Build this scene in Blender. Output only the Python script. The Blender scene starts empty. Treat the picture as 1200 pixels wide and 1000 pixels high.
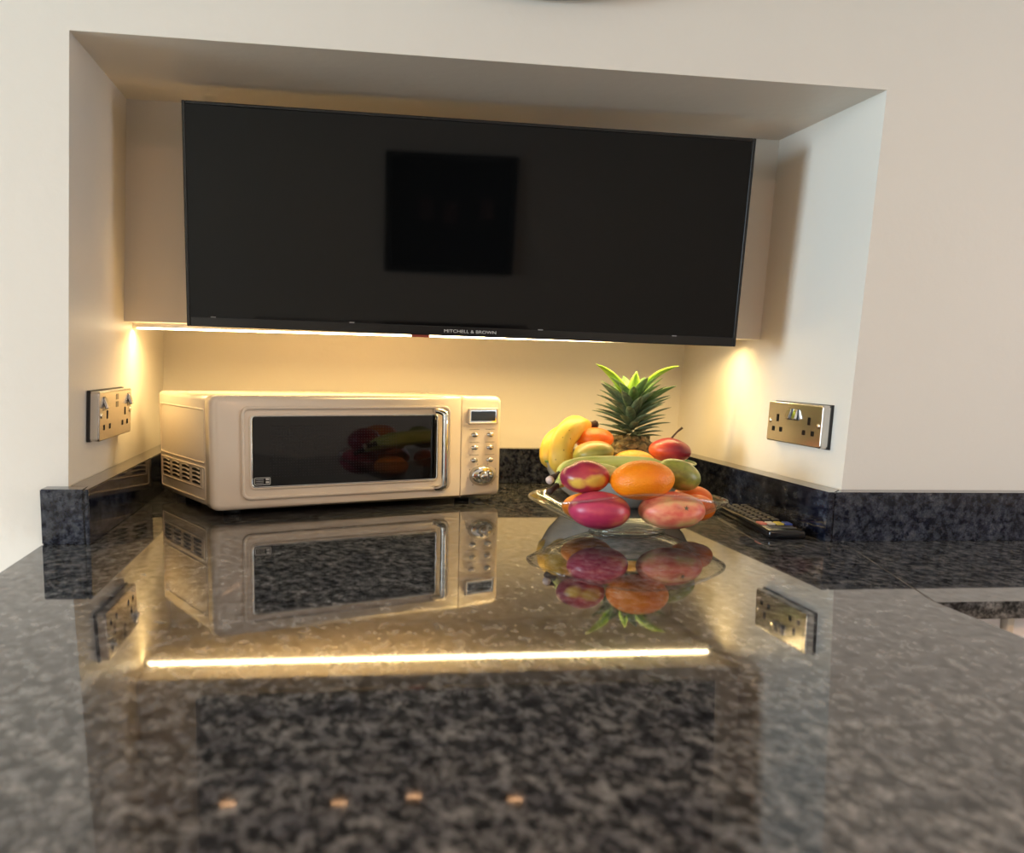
import bpy, bmesh, math, random
from math import sin, cos, pi, radians as rad
from mathutils import Vector, Matrix, noise
random.seed(7)
SC = bpy.context.scene
COL = SC.collection
# ------------------------------------------------------------------ camera
F = Vector((0.15881958, 0.97450807, -0.15846252))
R = Vector((0.98730543, -0.15709837, 0.02341124))
U = Vector((0.00207977, 0.16016907, 0.9870874))
C0 = Vector((0.30733805, -1.29061725, 0.22399996))
cd = bpy.data.cameras.new('camera')
cam = bpy.data.objects.new('camera', cd); COL.objects.link(cam)
cam.matrix_world = Matrix(((R.x, U.x, -F.x, C0.x), (R.y, U.y, -F.y, C0.y), (R.z, U.z, -F.z, C0.z), (0, 0, 0, 1)))
cd.sensor_width = 36; cd.lens = 1199.29 / 1200 * 36
cd.shift_x = (600 - 572.943) / 1200
cd.shift_y = (618.995 - 500) / 1200
cd.clip_start = .02
cd.dof.use_dof = True; cd.dof.focus_distance = 1.42; cd.dof.aperture_fstop = 6.3
SC.camera = cam
# ------------------------------------------------------------------ world, lights, exposure
w = bpy.data.worlds.new('world'); SC.world = w; w.use_nodes = True
w.node_tree.nodes['Background'].inputs[0].default_value = (.75, .87, 1, 1)
w.node_tree.nodes['Background'].inputs[1].default_value = 2.0
SC.view_settings.view_transform = 'Standard'; SC.view_settings.look = 'None'
SC.view_settings.exposure = 0; SC.view_settings.gamma = 1
SC.view_settings.use_curve_mapping = False
def area(name, loc, target, sx, sy, power, colr):
    l = bpy.data.lights.new(name, 'AREA'); l.shape = 'RECTANGLE'; l.size = sx; l.size_y = sy
    l.energy = power; l.color = colr
    o = bpy.data.objects.new(name, l); COL.objects.link(o); o.location = loc
    o.rotation_euler = (Vector(target) - Vector(loc)).to_track_quat('-Z', 'Y').to_euler()
    return o
area('window_daylight', (-3.38, -1.45, .42), (0, -1.45, .42), 1.5, .80, 136, (.68, .86, 1))
area('right_window_fill', (2.98, -.80, .40), (0, -.80, .40), .75, .80, 14, (.93, .94, 1))  # fill from an unseen right-hand window, added to brighten right wall and lintel
area('led_strip_light', (.50, .360, .2655), (.50, .40, 0), .94, .004, 3.4, (1, .71, .29))
# ------------------------------------------------------------------ materials
def mat(name, col, rough=.5, metal=0, spec=.5, emit=None, estr=1, coat=0):
    m = bpy.data.materials.new(name); m.use_nodes = True
    b = m.node_tree.nodes['Principled BSDF']
    b.inputs['Base Color'].default_value = (*col, 1); b.inputs['Roughness'].default_value = rough
    b.inputs['Metallic'].default_value = metal; b.inputs['Specular IOR Level'].default_value = spec
    b.inputs['Coat Weight'].default_value = coat; b.inputs['Coat Roughness'].default_value = .05
    if emit: b.inputs['Emission Color'].default_value = (*emit, 1); b.inputs['Emission Strength'].default_value = estr
    return m
def nt(m): return m.node_tree.nodes, m.node_tree.links, m.node_tree.nodes['Principled BSDF']
def tex(m, kind, scale, coord='Object', stretch=None, **kw):
    N, L, b = nt(m)
    tc = N.new('ShaderNodeTexCoord'); t = N.new('ShaderNodeTex' + kind)
    t.inputs['Scale'].default_value = scale
    for k, v in kw.items(): t.inputs[k].default_value = v
    if stretch:
        mp = N.new('ShaderNodeMapping'); mp.inputs['Scale'].default_value = stretch
        L.new(tc.outputs[coord], mp.inputs[0]); L.new(mp.outputs[0], t.inputs['Vector'])
    else: L.new(tc.outputs[coord], t.inputs['Vector'])
    return t
def ramp(m, src, stops):
    N, L, b = nt(m); r = N.new('ShaderNodeValToRGB')
    while len(r.color_ramp.elements) < len(stops): r.color_ramp.elements.new(.5)
    for e, (p, c) in zip(r.color_ramp.elements, stops): e.position = p; e.color = (*c, 1)
    L.new(src, r.inputs[0]); return r.outputs[0]
def mix(m, fac, a, b_, mode='MIX'):
    N, L, b = nt(m); x = N.new('ShaderNodeMix'); x.data_type = 'RGBA'; x.blend_type = mode
    for sock, v in ((x.inputs[0], fac), (x.inputs[6], a), (x.inputs[7], b_)):
        if hasattr(v, 'is_linked') or isinstance(v, bpy.types.NodeSocket): L.new(v, sock)
        elif isinstance(v, tuple): sock.default_value = (*v, 1)
        else: sock.default_value = v
    return x.outputs[2]
def setc(m, out): nt(m)[1].new(out, nt(m)[2].inputs['Base Color'])
def bump(m, src, strength, dist=.001):
    N, L, b = nt(m); x = N.new('ShaderNodeBump'); x.inputs['Strength'].default_value = strength
    x.inputs['Distance'].default_value = dist; L.new(src, x.inputs['Height']); L.new(x.outputs[0], b.inputs['Normal'])

def paint(name, col, rough=.42):
    m = mat(name, col, rough, spec=.4)
    t = tex(m, 'Noise', 3.0, Detail=4.0)
    setc(m, ramp(m, t.outputs[0], [(.3, tuple(c * .97 for c in col)), (.7, col)]))
    t2 = tex(m, 'Noise', 55.0, Detail=5.0); bump(m, t2.outputs[0], .25, .002)
    return m
M_wall = paint('cream_wall_paint', (.78, .725, .64))
M_ceil = paint('white_ceiling_paint', (.8, .78, .74))
M_floor = mat('pale_floor', (.42, .36, .29), .35)
def granite(name, lift=1.0, blue=0.0, rough=.036):
    m = mat(name, (.02, .02, .02), rough, spec=.55)
    N, L, bs = nt(m)
    a = tex(m, 'Noise', 100.0, stretch=(1.0, .55, 1.0), Detail=6.0, Roughness=.70)
    b_ = tex(m, 'Noise', 380.0, stretch=(1.0, .6, 1.0), Detail=3.0)
    c = tex(m, 'Noise', 30.0, Detail=4.0)
    base = ramp(m, a.outputs[0], [(.38, (.010 * lift, .0105 * lift, .0115 * lift + blue * .010)), (.47, (.034 * lift, .035 * lift, .036 * lift + blue * .016)),
                                  (.55, (.090 * lift, .091 * lift, .092 * lift + blue * .022)), (.72, (.17 * lift, .172 * lift, .174 * lift + blue * .01))])
    fl = ramp(m, b_.outputs[0], [(.36, (.55 - .12 * blue, .55, .55)), (.6, (1.1 - .24 * blue, 1.1 - .03 * blue, 1.1))])
    x = mix(m, .8, base, fl, 'MULTIPLY')
    cl = ramp(m, c.outputs[0], [(.38, (.60, .60, .64)), (.62, (1.25, 1.22, 1.18))])
    setc(m, mix(m, 1.0, x, cl, 'MULTIPLY'))
    sp = N.new('ShaderNodeMapRange'); sp.inputs[1].default_value = .38; sp.inputs[2].default_value = .62; sp.inputs[3].default_value = .28; sp.inputs[4].default_value = .66
    L.new(a.outputs[0], sp.inputs[0]); L.new(sp.outputs[0], bs.inputs['Specular IOR Level'])
    return m
M_gran = granite('dark_granite', 1.35)
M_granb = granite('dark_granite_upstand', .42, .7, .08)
M_seam = mat('joint_filler', (.16, .14, .12), .4)
M_screen = mat('television_screen_glass', (.003, .0034, .0038), .03, spec=.24)
M_black = mat('gloss_black_plastic', (.006, .006, .007), .16)
M_blackm = mat('matt_black_plastic', (.012, .012, .013), .5)
M_chrome = mat('chrome', (.82, .81, .80), .07, 1)
M_steel = mat('brushed_steel', (.60, .57, .54), .22, 1)
M_screw = mat('screw_metal', (.85, .8, .65), .25, 1)
M_grey = mat('grey_plastic', (.35, .35, .35), .4)
M_alu = mat('aluminium', (.75, .72, .66), .3, 1)
M_led = mat('led_diffuser', (1, .95, .85), .5, emit=(1, .80, .50), estr=14)
M_cream = mat('cream_enamel', (.80, .69, .56), .22, spec=.5, coat=.35)
M_dial = mat('dial_backing', (.50, .43, .33), .35)
M_oven = mat('oven_door_glass', (.004, .004, .005), .04, spec=.4)
M_lcd = mat('lcd_glass', (.022, .026, .024), .15)
M_print = mat('pale_print', (.62, .62, .60), .5)
M_printd = mat('dark_print', (.28, .23, .17), .5)
M_white = mat('white_enamel', (.82, .80, .74), .15, coat=.5)
M_green = mat('green_enamel_rim', (.03, .16, .05), .2, coat=.5)
M_cab = mat('white_cabinet_lacquer', (.82, .80, .80), .3)
M_cabp = mat('cream_cabinet_post', (.66, .60, .50), .4)
M_stem = mat('brown_stem', (.10, .06, .03), .7)
M_tipd = mat('dark_brown_tip', (.045, .022, .015), .7)
M_sticker = mat('pale_pink_cut', (.75, .55, .45), .6)
M_lamp = mat('lamp_glow', (1, .9, .7), .5, emit=(1, .52, .24), estr=420)
M_ir = mat('red_tinted_sensor', (.30, .06, .04), .15)

def glassmat(name):
    m = bpy.data.materials.new(name); m.use_nodes = True
    N, L = m.node_tree.nodes, m.node_tree.links; N.clear()
    out = N.new('ShaderNodeOutputMaterial'); mx = N.new('ShaderNodeMixShader')
    tr = N.new('ShaderNodeBsdfTransparent'); tr.inputs[0].default_value = (.95, .957, .952, 1)
    gl = N.new('ShaderNodeBsdfGlossy'); gl.inputs['Roughness'].default_value = .02
    lw = N.new('ShaderNodeLayerWeight'); lw.inputs[0].default_value = .5
    pw = N.new('ShaderNodeMath'); pw.operation = 'POWER'; pw.inputs[1].default_value = 4.0; L.new(lw.outputs['Facing'], pw.inputs[0])
    ma = N.new('ShaderNodeMath'); ma.operation = 'MULTIPLY_ADD'; ma.inputs[1].default_value = .8; ma.inputs[2].default_value = .075; L.new(pw.outputs[0], ma.inputs[0])
    L.new(ma.outputs[0], mx.inputs[0]); L.new(tr.outputs[0], mx.inputs[1]); L.new(gl.outputs[0], mx.inputs[2]); L.new(mx.outputs[0], out.inputs[0])
    return m
M_glass = glassmat('clear_bowl_glass')

# ------------------------------------------------------------------ mesh helpers
def obj(name, bm, m, parent=None, smooth=False, loc=None):
    bmesh.ops.recalc_face_normals(bm, faces=bm.faces)
    me = bpy.data.meshes.new(name); bm.to_mesh(me); bm.free()
    for mm in (m if isinstance(m, list) else [m]): me.materials.append(mm)
    if smooth:
        me.shade_smooth()
    o = bpy.data.objects.new(name, me); COL.objects.link(o)
    if parent: o.parent = parent
    if loc: o.location = loc
    return o
def tag(o, label, cat=None, group=None):
    o['label'] = label
    if cat: o['category'] = cat
    if group: o['group'] = group
    return o
def thing(name, label, cat, loc=(0, 0, 0), rot=(0, 0, 0), group=None):
    o = bpy.data.objects.new(name, None); COL.objects.link(o); o.location = loc; o.rotation_euler = rot
    o.empty_display_size = .02
    return tag(o, label, cat, group)
def struct(name, bm, m, parent=None, smooth=False):
    o = obj(name, bm, m, parent, smooth); o['kind'] = 'structure'; return o
def hexa(bm, c):
    v = [bm.verts.new(p) for p in c]
    for f in ((0, 1, 2, 3), (4, 5, 6, 7), (0, 1, 5, 4), (1, 2, 6, 5), (2, 3, 7, 6), (3, 0, 4, 7)):
        bm.faces.new([v[i] for i in f])
    return v
def box(bm, x0, x1, y0, y1, z0, z1, r=0, seg=2):
    n0 = set(bm.verts)
    v = hexa(bm, [(x0, y0, z0), (x1, y0, z0), (x1, y1, z0), (x0, y1, z0), (x0, y0, z1), (x1, y0, z1), (x1, y1, z1), (x0, y1, z1)])
    if r:
        ed = list({e for q in v for e in q.link_edges})
        bmesh.ops.bevel(bm, geom=ed, offset=r, segments=seg, profile=.5, affect='EDGES', clamp_overlap=True)
def B(x0, x1, y0, y1, z0, z1, r=0, seg=2):
    bm = bmesh.new(); box(bm, x0, x1, y0, y1, z0, z1, r, seg); return bm
def lathe(prof, n=48, sx=1, sy=1):
    bm = bmesh.new(); rings = []
    for r, z in prof:
        if r < 1e-6: rings.append([bm.verts.new((0, 0, z))])
        else: rings.append([bm.verts.new((r * cos(2 * pi * i / n) * sx, r * sin(2 * pi * i / n) * sy, z)) for i in range(n)])
    for a, b in zip(rings, rings[1:]):
        for i in range(n):
            j = (i + 1) % n
            if len(a) == 1 and len(b) == 1: continue
            if len(a) == 1: bm.faces.new((a[0], b[j], b[i]))
            elif len(b) == 1: bm.faces.new((a[i], a[j], b[0]))
            else: bm.faces.new((a[i], a[j], b[j], b[i]))
    return bm
def tube(pts, radii, n=10, bm=None, sq=1.0):
    bm = bm or bmesh.new(); pts = [Vector(p) for p in pts]; rings = []
    up = Vector((0, 0, 1)); prev = None
    for i, p in enumerate(pts):
        t = (pts[min(i + 1, len(pts) - 1)] - pts[max(i - 1, 0)]).normalized()
        if prev is None:
            a = t.cross(up); a = a.normalized() if a.length > 1e-3 else Vector((1, 0, 0))
        else: a = (prev - t * prev.dot(t)).normalized()
        prev = a; b = t.cross(a); r = radii[i] if hasattr(radii, '__len__') else radii
        rings.append([bm.verts.new(p + a * r * cos(2 * pi * k / n) + b * r * sq * sin(2 * pi * k / n)) for k in range(n)])
    for a, b in zip(rings, rings[1:]):
        for k in range(n): bm.faces.new((a[k], a[(k + 1) % n], b[(k + 1) % n], b[k]))
    bm.faces.new(rings[0]); bm.faces.new(rings[-1][::-1])
    return bm
def prism(bm, pts, z0, z1):
    a = [bm.verts.new((x, y, z0)) for x, y in pts]; b = [bm.verts.new((x, y, z1)) for x, y in pts]
    bm.faces.new(a[::-1]); bm.faces.new(b)
    for i in range(len(pts)):
        j = (i + 1) % len(pts); bm.faces.new((a[i], a[j], b[j], b[i]))
# ------------------------------------------------------------------ the setting
ZT, ZL, ZU, T, D1, D2, ZB = .5808, -.0016, .0663, .0325, .3077, .6501, .2731
SL, SR, LL, LR, LY = .01914, -.01146, .04754, .02387, -.02572
fy = lambda z: LY * z
lx = lambda y, z: SL * y + LL * max(z, 0)
rx = lambda y, z: 1 + SR * y + LR * max(z, 0)
zt = lambda x: ZT + ZL * x
FL, CE = -.60, .95           # floor and ceiling heights
X0, X1, Y0 = -3.4, 3.0, -3.6
YB = .75
bm = bmesh.new()
def hx(xa, xb, ya, yb, za, zb_):
    "xa.. are functions (y,z)->x etc"
    P = lambda xf, yf, z: (xf(yf(z), z), yf(z), z)
    hexa(bm, [P(xa, ya, za), P(xb, ya, za), P(xb, yb, za), P(xa, yb, za), P(xa, ya, zb_), P(xb, ya, zb_), P(xb, yb, zb_), P(xa, yb, zb_)])
k = lambda v: (lambda *a: v)
# lower band + piers (solid), lintel
hx(k(X0), lx, fy, k(YB), 0, ZT); hx(rx, k(X1), fy, k(YB), 0, ZT)
hexa(bm, [(X0, fy(ZT), zt(X0)), (X1, fy(ZT), zt(X1)), (X1, YB, zt(X1)), (X0, YB, zt(X0)), (X0, fy(CE), CE), (X1, fy(CE), CE), (X1, YB, CE), (X0, YB, CE)])
hexa(bm, [(X0, 0, FL), (0, 0, FL), (.0128, YB, FL), (X0, YB, FL), (X0, 0, 0), (0, 0, 0), (.0128, YB, 0), (X0, YB, 0)])
hexa(bm, [(1, 0, FL), (X1, 0, FL), (X1, YB, FL), (.9914, YB, FL), (1, 0, 0), (X1, 0, 0), (X1, YB, 0), (.9914, YB, 0)])
hexa(bm, [(0, 0, FL), (1, 0, FL), (.9914, YB, FL), (.0128, YB, FL), (0, 0, -.0185), (1, 0, -.0185), (.9914, YB, -.0185), (.0128, YB, -.0185)])
struct('wall_front', bm, M_wall)
bm = bmesh.new(); hx(lx, rx, lambda z: D2 + LY * z, k(YB), -.001, ZT + .002)
struct('wall_back', bm, M_wall)
bm = bmesh.new(); hx(lx, rx, lambda z: D1 + LY * (z - 0), lambda z: D2 + .0, ZB, ZT + .001)
b_ = struct('wall_boxing', bm, M_wall)
struct('floor', B(X0, X1, Y0, YB, FL - .03, FL), M_floor)
struct('ceiling', B(X0, X1, Y0, YB, CE, CE + .05), M_ceil)
# side wall with window opening
bm = bmesh.new()
wy0, wy1, wz0, wz1 = -2.2, -.7, .02, .82
for a in ((Y0, 0, FL, wz0), (Y0, 0, wz1, CE), (Y0, wy0, wz0, wz1), (wy1, 0, wz0, wz1)): box(bm, X0 - .1, X0, *a)
struct('wall_left', bm, M_wall)
fr = struct('window_1', B(X0 - .06, X0 - .03, wy0, wy0 + .04, wz0, wz1), M_cab)
for a in ((wy1 - .04, wy1, wz0, wz1), (wy0, wy1, wz0, wz0 + .03), (wy0, wy1, wz1 - .03, wz1), (-1.47, -1.43, wz0, wz1)):
    obj('window_frame', B(X0 - .06, X0 - .03, *a), M_cab, fr)
bm = bmesh.new()
for a in ((Y0, 0, FL, -.03), (Y0, 0, .83, CE), (Y0, -1.2, -.03, .83), (-.4, 0, -.03, .83)): box(bm, X1, X1 + .1, *a)
struct('wall_right', bm, M_wall)
fr = struct('added_window_2', B(X1 + .03, X1 + .06, -1.2, -1.16, -.03, .83), M_cab)  # unseen window frame, added with the fill lamp on this side
for a in ((-.44, -.4, -.03, .83), (-1.2, -.4, -.03, 0), (-1.2, -.4, .80, .83)):
    obj('window_frame', B(X1 + .03, X1 + .06, *a), M_cab, fr)
struct('wall_rear', B(X0, X1, Y0 - .1, Y0, FL, CE), M_wall)
# ------------------------------------------------------------------ worktops
XL = -.022
bm = bmesh.new()
prism(bm, [(XL, -1.9), (.897, -1.9), (.9065, -.377), (.9835, -.066), (.9915, -T + .004), (.9995, -T + .004), (.9995, 0), (.9924, .6495), (.0130, .6495), (.0006, -.0006), (XL, -.0006)], -.018, 0)
bmesh.ops.bevel(bm, geom=[e for e in bm.edges if abs(e.verts[0].co.z) < 1e-6 and abs(e.verts[1].co.z) < 1e-6 and (max(v.co.y for v in e.verts) < -.3)], offset=.0015, segments=2, affect='EDGES')
wt = tag(obj('granite_worktop', bm, M_gran), 'polished dark speckled granite worktop filling the foreground and running into the alcove', 'worktop')
bm = bmesh.new()
prism(bm, [(.9083, -.380), (2.4, -.380), (2.4, -.0006), (1.0005, -.0006), (1.0005, -T), (.9928, -T), (.9845, -.066)], -.018, 0)
wt2 = tag(obj('granite_worktop', bm, M_gran), 'polished dark granite worktop along the right hand wall, beyond the diagonal joint', 'worktop')
bm = bmesh.new()
prism(bm, [(.9065, -.377), (.9083, -.380), (.9845, -.066), (.9835, -.066)], -.017, -.0006)
tag(obj('joint_seam', bm, M_seam, wt2), 'thin pale filler line of the diagonal joint')
# base cabinets
cb = thing('base_cabinet', 'white base cabinet under the right hand worktop', 'cabinet', (.905, -.36, FL))
obj('carcass', B(.03, 1.5, .03, .357, .06, -FL - .0185), M_cab, cb)
for i, (a, b2) in enumerate(((.035, .0965), (.1085, .50), (.512, .95))):
    d = obj('door', B(a, b2, .006, .03, .07, -FL - .022, .002), M_cab, cb)
    if i: obj('handle', tube([(b2 - .03, .002, .40), (b2 - .03, -.012, .41), (b2 - .03, -.012, .47), (b2 - .03, .002, .48)], .004), M_chrome, d)
tag(obj('post', B(.0985, .1065, -.001, .03, .06, -FL - .019, .001), M_cabp, cb), 'narrow cream upright between the doors')
obj('plinth', B(.03, 1.5, .05, .36, 0, .06), M_cab, cb)
cb = thing('base_cabinet', 'white base cabinet carrying the foreground granite worktop', 'cabinet', (0, -1.85, FL))
obj('carcass', B(.01, .87, 0, 1.84, .06, -FL - .018), M_cab, cb)
obj('plinth', B(.05, .83, .04, 1.84, 0, .06), M_cab, cb)
for i in range(4): obj('door', B(.87, .885, .02 + .37 * i, .37 + .37 * i, .07, -FL - .022, .002), M_cab, cb)
# ------------------------------------------------------------------ upstands
def up(name, pts, label):
    b = bmesh.new(); prism(b, pts, .0002, ZU)
    bmesh.ops.bevel(b, geom=list(b.edges), offset=.0012, segments=2, affect='EDGES')
    return tag(obj(name, b, M_granb), label, 'upstand')
g = .0003
up('granite_upstand', [(XL, -T), (T - .006, -T), (T - .006, -g), (XL, -g)], 'short blue-black granite upstand on the wall left of the alcove')
up('granite_upstand', [(T - .0055, -T), (T, -T), (T + SL * .615, .615), (.013 + .001, .615), (.0035, 0.002), (T - .0055, -g)], 'dark granite upstand along the left side of the alcove, behind the microwave')
up('granite_upstand', [(.0145, D2 - T - .0015), (.992, D2 - T - .0015), (.992, D2 - .006), (.0145, D2 - .006)], 'dark granite upstand along the back of the alcove')
up('granite_upstand', [(1 - T, -T), (1 - T + .0085, -T), (1.0, 0.0), (1.0 + SR * .615, .615), (1 - T + SR * .615, .615)], 'dark granite upstand along the right side of the alcove behind the remote')
up('granite_upstand', [(1 - T + .009, -T), (2.4, -T), (2.4, -.0005), (1.0005, -.0005)], 'long blue-black granite upstand on the wall right of the alcove')
# ------------------------------------------------------------------ LED strip
led = thing('led_strip_light', 'thin warm glowing strip light under the alcove boxing behind the television', 'light', (.022, .363, ZB - .0005))
obj('channel', B(0, .955, 0, .012, -.006, 0), M_alu, led)
tag(obj('diffuser', B(.004, .951, .001, .011, -.0085, -.006, .001, 1), M_led, led), 'glowing white diffuser')
obj('end_cap', B(.951, .958, -.0005, .0125, -.009, 0), M_white, led)
obj('end_cap', B(-.003, .004, -.0005, .0125, -.009, 0), M_white, led)
# ------------------------------------------------------------------ television
TVc = Vector((.5174, .1760, .4072)); a, b, c = -.0245, .086, .0105
Rm = Matrix.Rotation(a, 3, 'Z') @ Matrix.Rotation(b, 3, 'X') @ Matrix.Rotation(c, 3, 'Y')
tv = thing('television', 'wide black flat screen television tilted forward in the alcove', 'television', TVc, Rm.to_euler())
W, H = .7912, .2920
bm = bmesh.new(); box(bm, -W / 2, W / 2, .0015, .022, -H / 2, H / 2, .004, 3); obj('housing', bm, M_black, tv)
bm = bmesh.new()
bz = .0045
box(bm, -W / 2, -W / 2 + bz, -.0015, .004, -H / 2, H / 2, .001); box(bm, W / 2 - bz, W / 2, -.0015, .004, -H / 2, H / 2, .001)
box(bm, -W / 2 + bz, W / 2 - bz, -.0015, .004, H / 2 - bz, H / 2, .001)
obj('bezel', bm, M_black, tv)
obj('bottom_bezel', B(-W / 2 + bz, W / 2 - bz, -.0018, .004, -H / 2, -H / 2 + .0135, .001), M_black, tv)
tag(obj('screen', B(-W / 2 + bz, W / 2 - bz, -.0005, .003, -H / 2 + .0135, H / 2 - bz), M_screen, tv), 'dark glossy screen reflecting the room')
obj('rear_cover', B(-.30, .30, .022, .05, -.12, .07, .01, 3), M_blackm, tv)
obj('infrared_sensor', B(-.086, -.060, -.001, .006, -H / 2 - .0035, -H / 2 + .0002, .0006), M_ir, tv)
def text(s, size, depth, m, parent, loc, rot, sx=1, sy=1):
    cu = bpy.data.curves.new('t', 'FONT'); cu.body = s; cu.size = size; cu.extrude = depth; cu.align_x = 'CENTER'; cu.align_y = 'CENTER'
    t = bpy.data.objects.new('t', cu); COL.objects.link(t)
    dg = bpy.context.evaluated_depsgraph_get(); me = bpy.data.meshes.new_from_object(t.evaluated_get(dg))
    bpy.data.objects.remove(t); me.materials.clear(); me.materials.append(m)
    for v in me.vertices: v.co.x *= sx; v.co.y *= sy
    o = bpy.data.objects.new('lettering', me); COL.objects.link(o); o.parent = parent; o.location = loc; o.rotation_euler = rot
    return o
tag(text('MITCHELL & BROWN', .0078, .0002, M_print, tv, (-.002, -.0021, -H / 2 + .0068), (pi / 2, 0, 0), 1.02, .78), 'pale capital letters on the lower bezel')
for x, z in ((-.36, .0135), (-.17, .0135), (.10, .0135), (.30, .0125)):  # highlights along the lower bezel, imitated with small grey blocks
    obj('bezel_glint', B(x - .0035, x + .0035, -.0022, 0, -H / 2 + z - .0006, -H / 2 + z + .0006, .0003, 1), M_grey, tv)
br = thing('wall_bracket', 'black steel bracket holding the television to the boxing', 'bracket', (.52, .30, .40))
obj('wall_plate', B(-.06, .06, -.012, -.002, -.06, .06, .002), M_blackm, br)
obj('arm', B(-.015, .015, -.0665, -.012, -.02, .01, .002), M_blackm, br)

# ------------------------------------------------------------------ microwave
MA = .4201
mw = thing('microwave_oven', 'cream microwave oven with chrome handle and dark window standing on the granite', 'microwave', (.1536, .1661, 0), (0, 0, MA))
MW, MD, ZF, MT = .4835, .2728, .0113, .172
def slab_profile():
    pass
# body shell with shallow embossed side panels
bm = bmesh.new(); box(bm, .004, MW - .004, .026, MD, ZF + .001, MT - .002, .007, 3)
body = obj('body', bm, M_cream, mw, True)
def rframe(x0, x1, z0, z1, wd, y0, y1, r=.010, seg=6, rin=None):
    "rounded-rectangle ring in the XZ plane"
    def loop(x0, x1, z0, z1, r):
        o = []
        for cx, cz, a0 in ((x1 - r, z1 - r, 0), (x0 + r, z1 - r, 90), (x0 + r, z0 + r, 180), (x1 - r, z0 + r, 270)):
            for i in range(seg + 1):
                t = rad(a0 + 90 * i / seg); o.append((cx + r * cos(t), cz + r * sin(t)))
        return o
    b = bmesh.new(); ri = rin or max(r - wd, .001)
    A = loop(x0, x1, z0, z1, r); I = loop(x0 + wd, x1 - wd, z0 + wd, z1 - wd, ri)
    vs = [[b.verts.new((x, y, z)) for x, z in L_] for L_, y in ((A, y1), (A, y0), (I, y0), (I, y1))]
    n = len(A)
    for p, q in ((0, 1), (1, 2), (2, 3), (3, 0)):
        for i in range(n):
            j = (i + 1) % n; b.faces.new((vs[p][i], vs[p][j], vs[q][j], vs[q][i]))
    return b
def rpanel(b, x0, x1, z0, z1, y0, y1, r=.01, seg=8, edge=.003, rr=None):
    "rounded-rectangle plate with softened front edge (front = -y)"
    def loop(ins):
        o = []; q = max(r - ins, .0008)
        for cx, cz, a0 in ((x1 - ins - q, z1 - ins - q, 0), (x0 + ins + q, z1 - ins - q, 90), (x0 + ins + q, z0 + ins + q, 180), (x1 - ins - q, z0 + ins + q, 270)):
            for i in range(seg + 1):
                t = rad(a0 + 90 * i / seg); o.append((cx + q * cos(t), cz + q * sin(t)))
        return o
    rings = [(0, y1)] + [(edge * (1 - cos(rad(t))), y0 + edge * (1 - sin(rad(t)))) for t in (0, 22, 45, 67, 90)]
    vs = [[b.verts.new((x, y, z)) for x, z in loop(i)] for i, y in rings]
    n = len(vs[0])
    for p in range(len(vs) - 1):
        for i in range(n):
            j = (i + 1) % n; b.faces.new((vs[p][i], vs[p][j], vs[p + 1][j], vs[p + 1][i]))
    b.faces.new(vs[0]); b.faces.new(vs[-1][::-1])
    return b
XS = .405
bm = bmesh.new(); rpanel(bm, 0, XS - .0006, ZF - .001, MT, 0, .026, .011, 8, .009)
# square up the hinge-side join with the control panel
for v in bm.verts:
    if v.co.x > XS - .022:
        pass
door = obj('door', bm, M_cream, mw, True)
bm = bmesh.new(); rpanel(bm, XS + .0006, MW, ZF - .001, MT, 0, .026, .011, 8, .009)
panel = obj('control_panel', bm, M_cream, mw, True)
# straighten: both halves meet square, so replace their inner corners
for o, xi, sgn in ((door, XS - .0006, 1), (panel, XS + .0006, -1)):
    me = o.data
    for v in me.vertices:
        d = (xi - v.co.x) * sgn
        if 0 <= d < .0125:
            # push the rounded corner back out to a square edge
            v.co.x = xi - sgn * min(d, .0006)
            if v.co.z > .09: v.co.z = max(v.co.z, MT - max(0, (.009 - v.co.y)) * .35 - .0005) if v.co.z > MT - .0125 else v.co.z
            else: v.co.z = min(v.co.z, ZF - .001 + max(0, (.009 - v.co.y)) * .35 + .0005) if v.co.z < ZF + .0125 else v.co.z
            v.co.y = v.co.y if v.co.y > .02 else min(v.co.y, .0012)
obj('door_border', rframe(.042, .384, .0245, .1575, .005, -.0028, .002, .012), M_cream, mw, True).parent = door
obj('inner_border', rframe(.0535, .3640, .0385, .1465, .0035, -.0012, .002, .009), M_cream, door, True)
tag(obj('window_trim', rframe(.0565, .3615, .0415, .1440, .0018, -.0016, .002, .006), M_chrome, door, True), 'thin metal line round the window')
bm = bmesh.new(); rpanel(bm, .0575, .3605, .0425, .1430, -.0010, .002, .005, 5, .0005)
tag(obj('window', bm, M_oven, door), 'dark glossy glass window')
# perforated screen behind glass: fine dots
bm = bmesh.new()
for i in range(46):
    for j in range(19):
        x = .085 + i * .0045; z = .057 + j * .0040
        vs = [bm.verts.new((x + .0010 * cos(t), -.00115, z + .0008 * sin(t))) for t in (0, pi / 2, pi, 3 * pi / 2)]; bm.faces.new(vs)
M_dot = mat('window_mesh_dots', (.014, .014, .014), .3, spec=.3)
o = obj('mesh_dots', bm, M_dot, door); o['kind'] = 'stuff'
# printed oven icon
ic = obj('printed_symbol', rframe(.0605, .0845, .0455, .0560, .0008, -.0015, -.0009, .0015), M_print, door)
bm = bmesh.new()
for j in range(3): box(bm, .0630, .0745, -.0015, -.0009, .0482 + j * .0024, .0487 + j * .0024)
for j in range(2): box(bm, .0775, .0825, -.0015, -.0009, .0478 + j * .0042, .0505 + j * .0042)
obj('symbol_lines', bm, M_print, ic)
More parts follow.
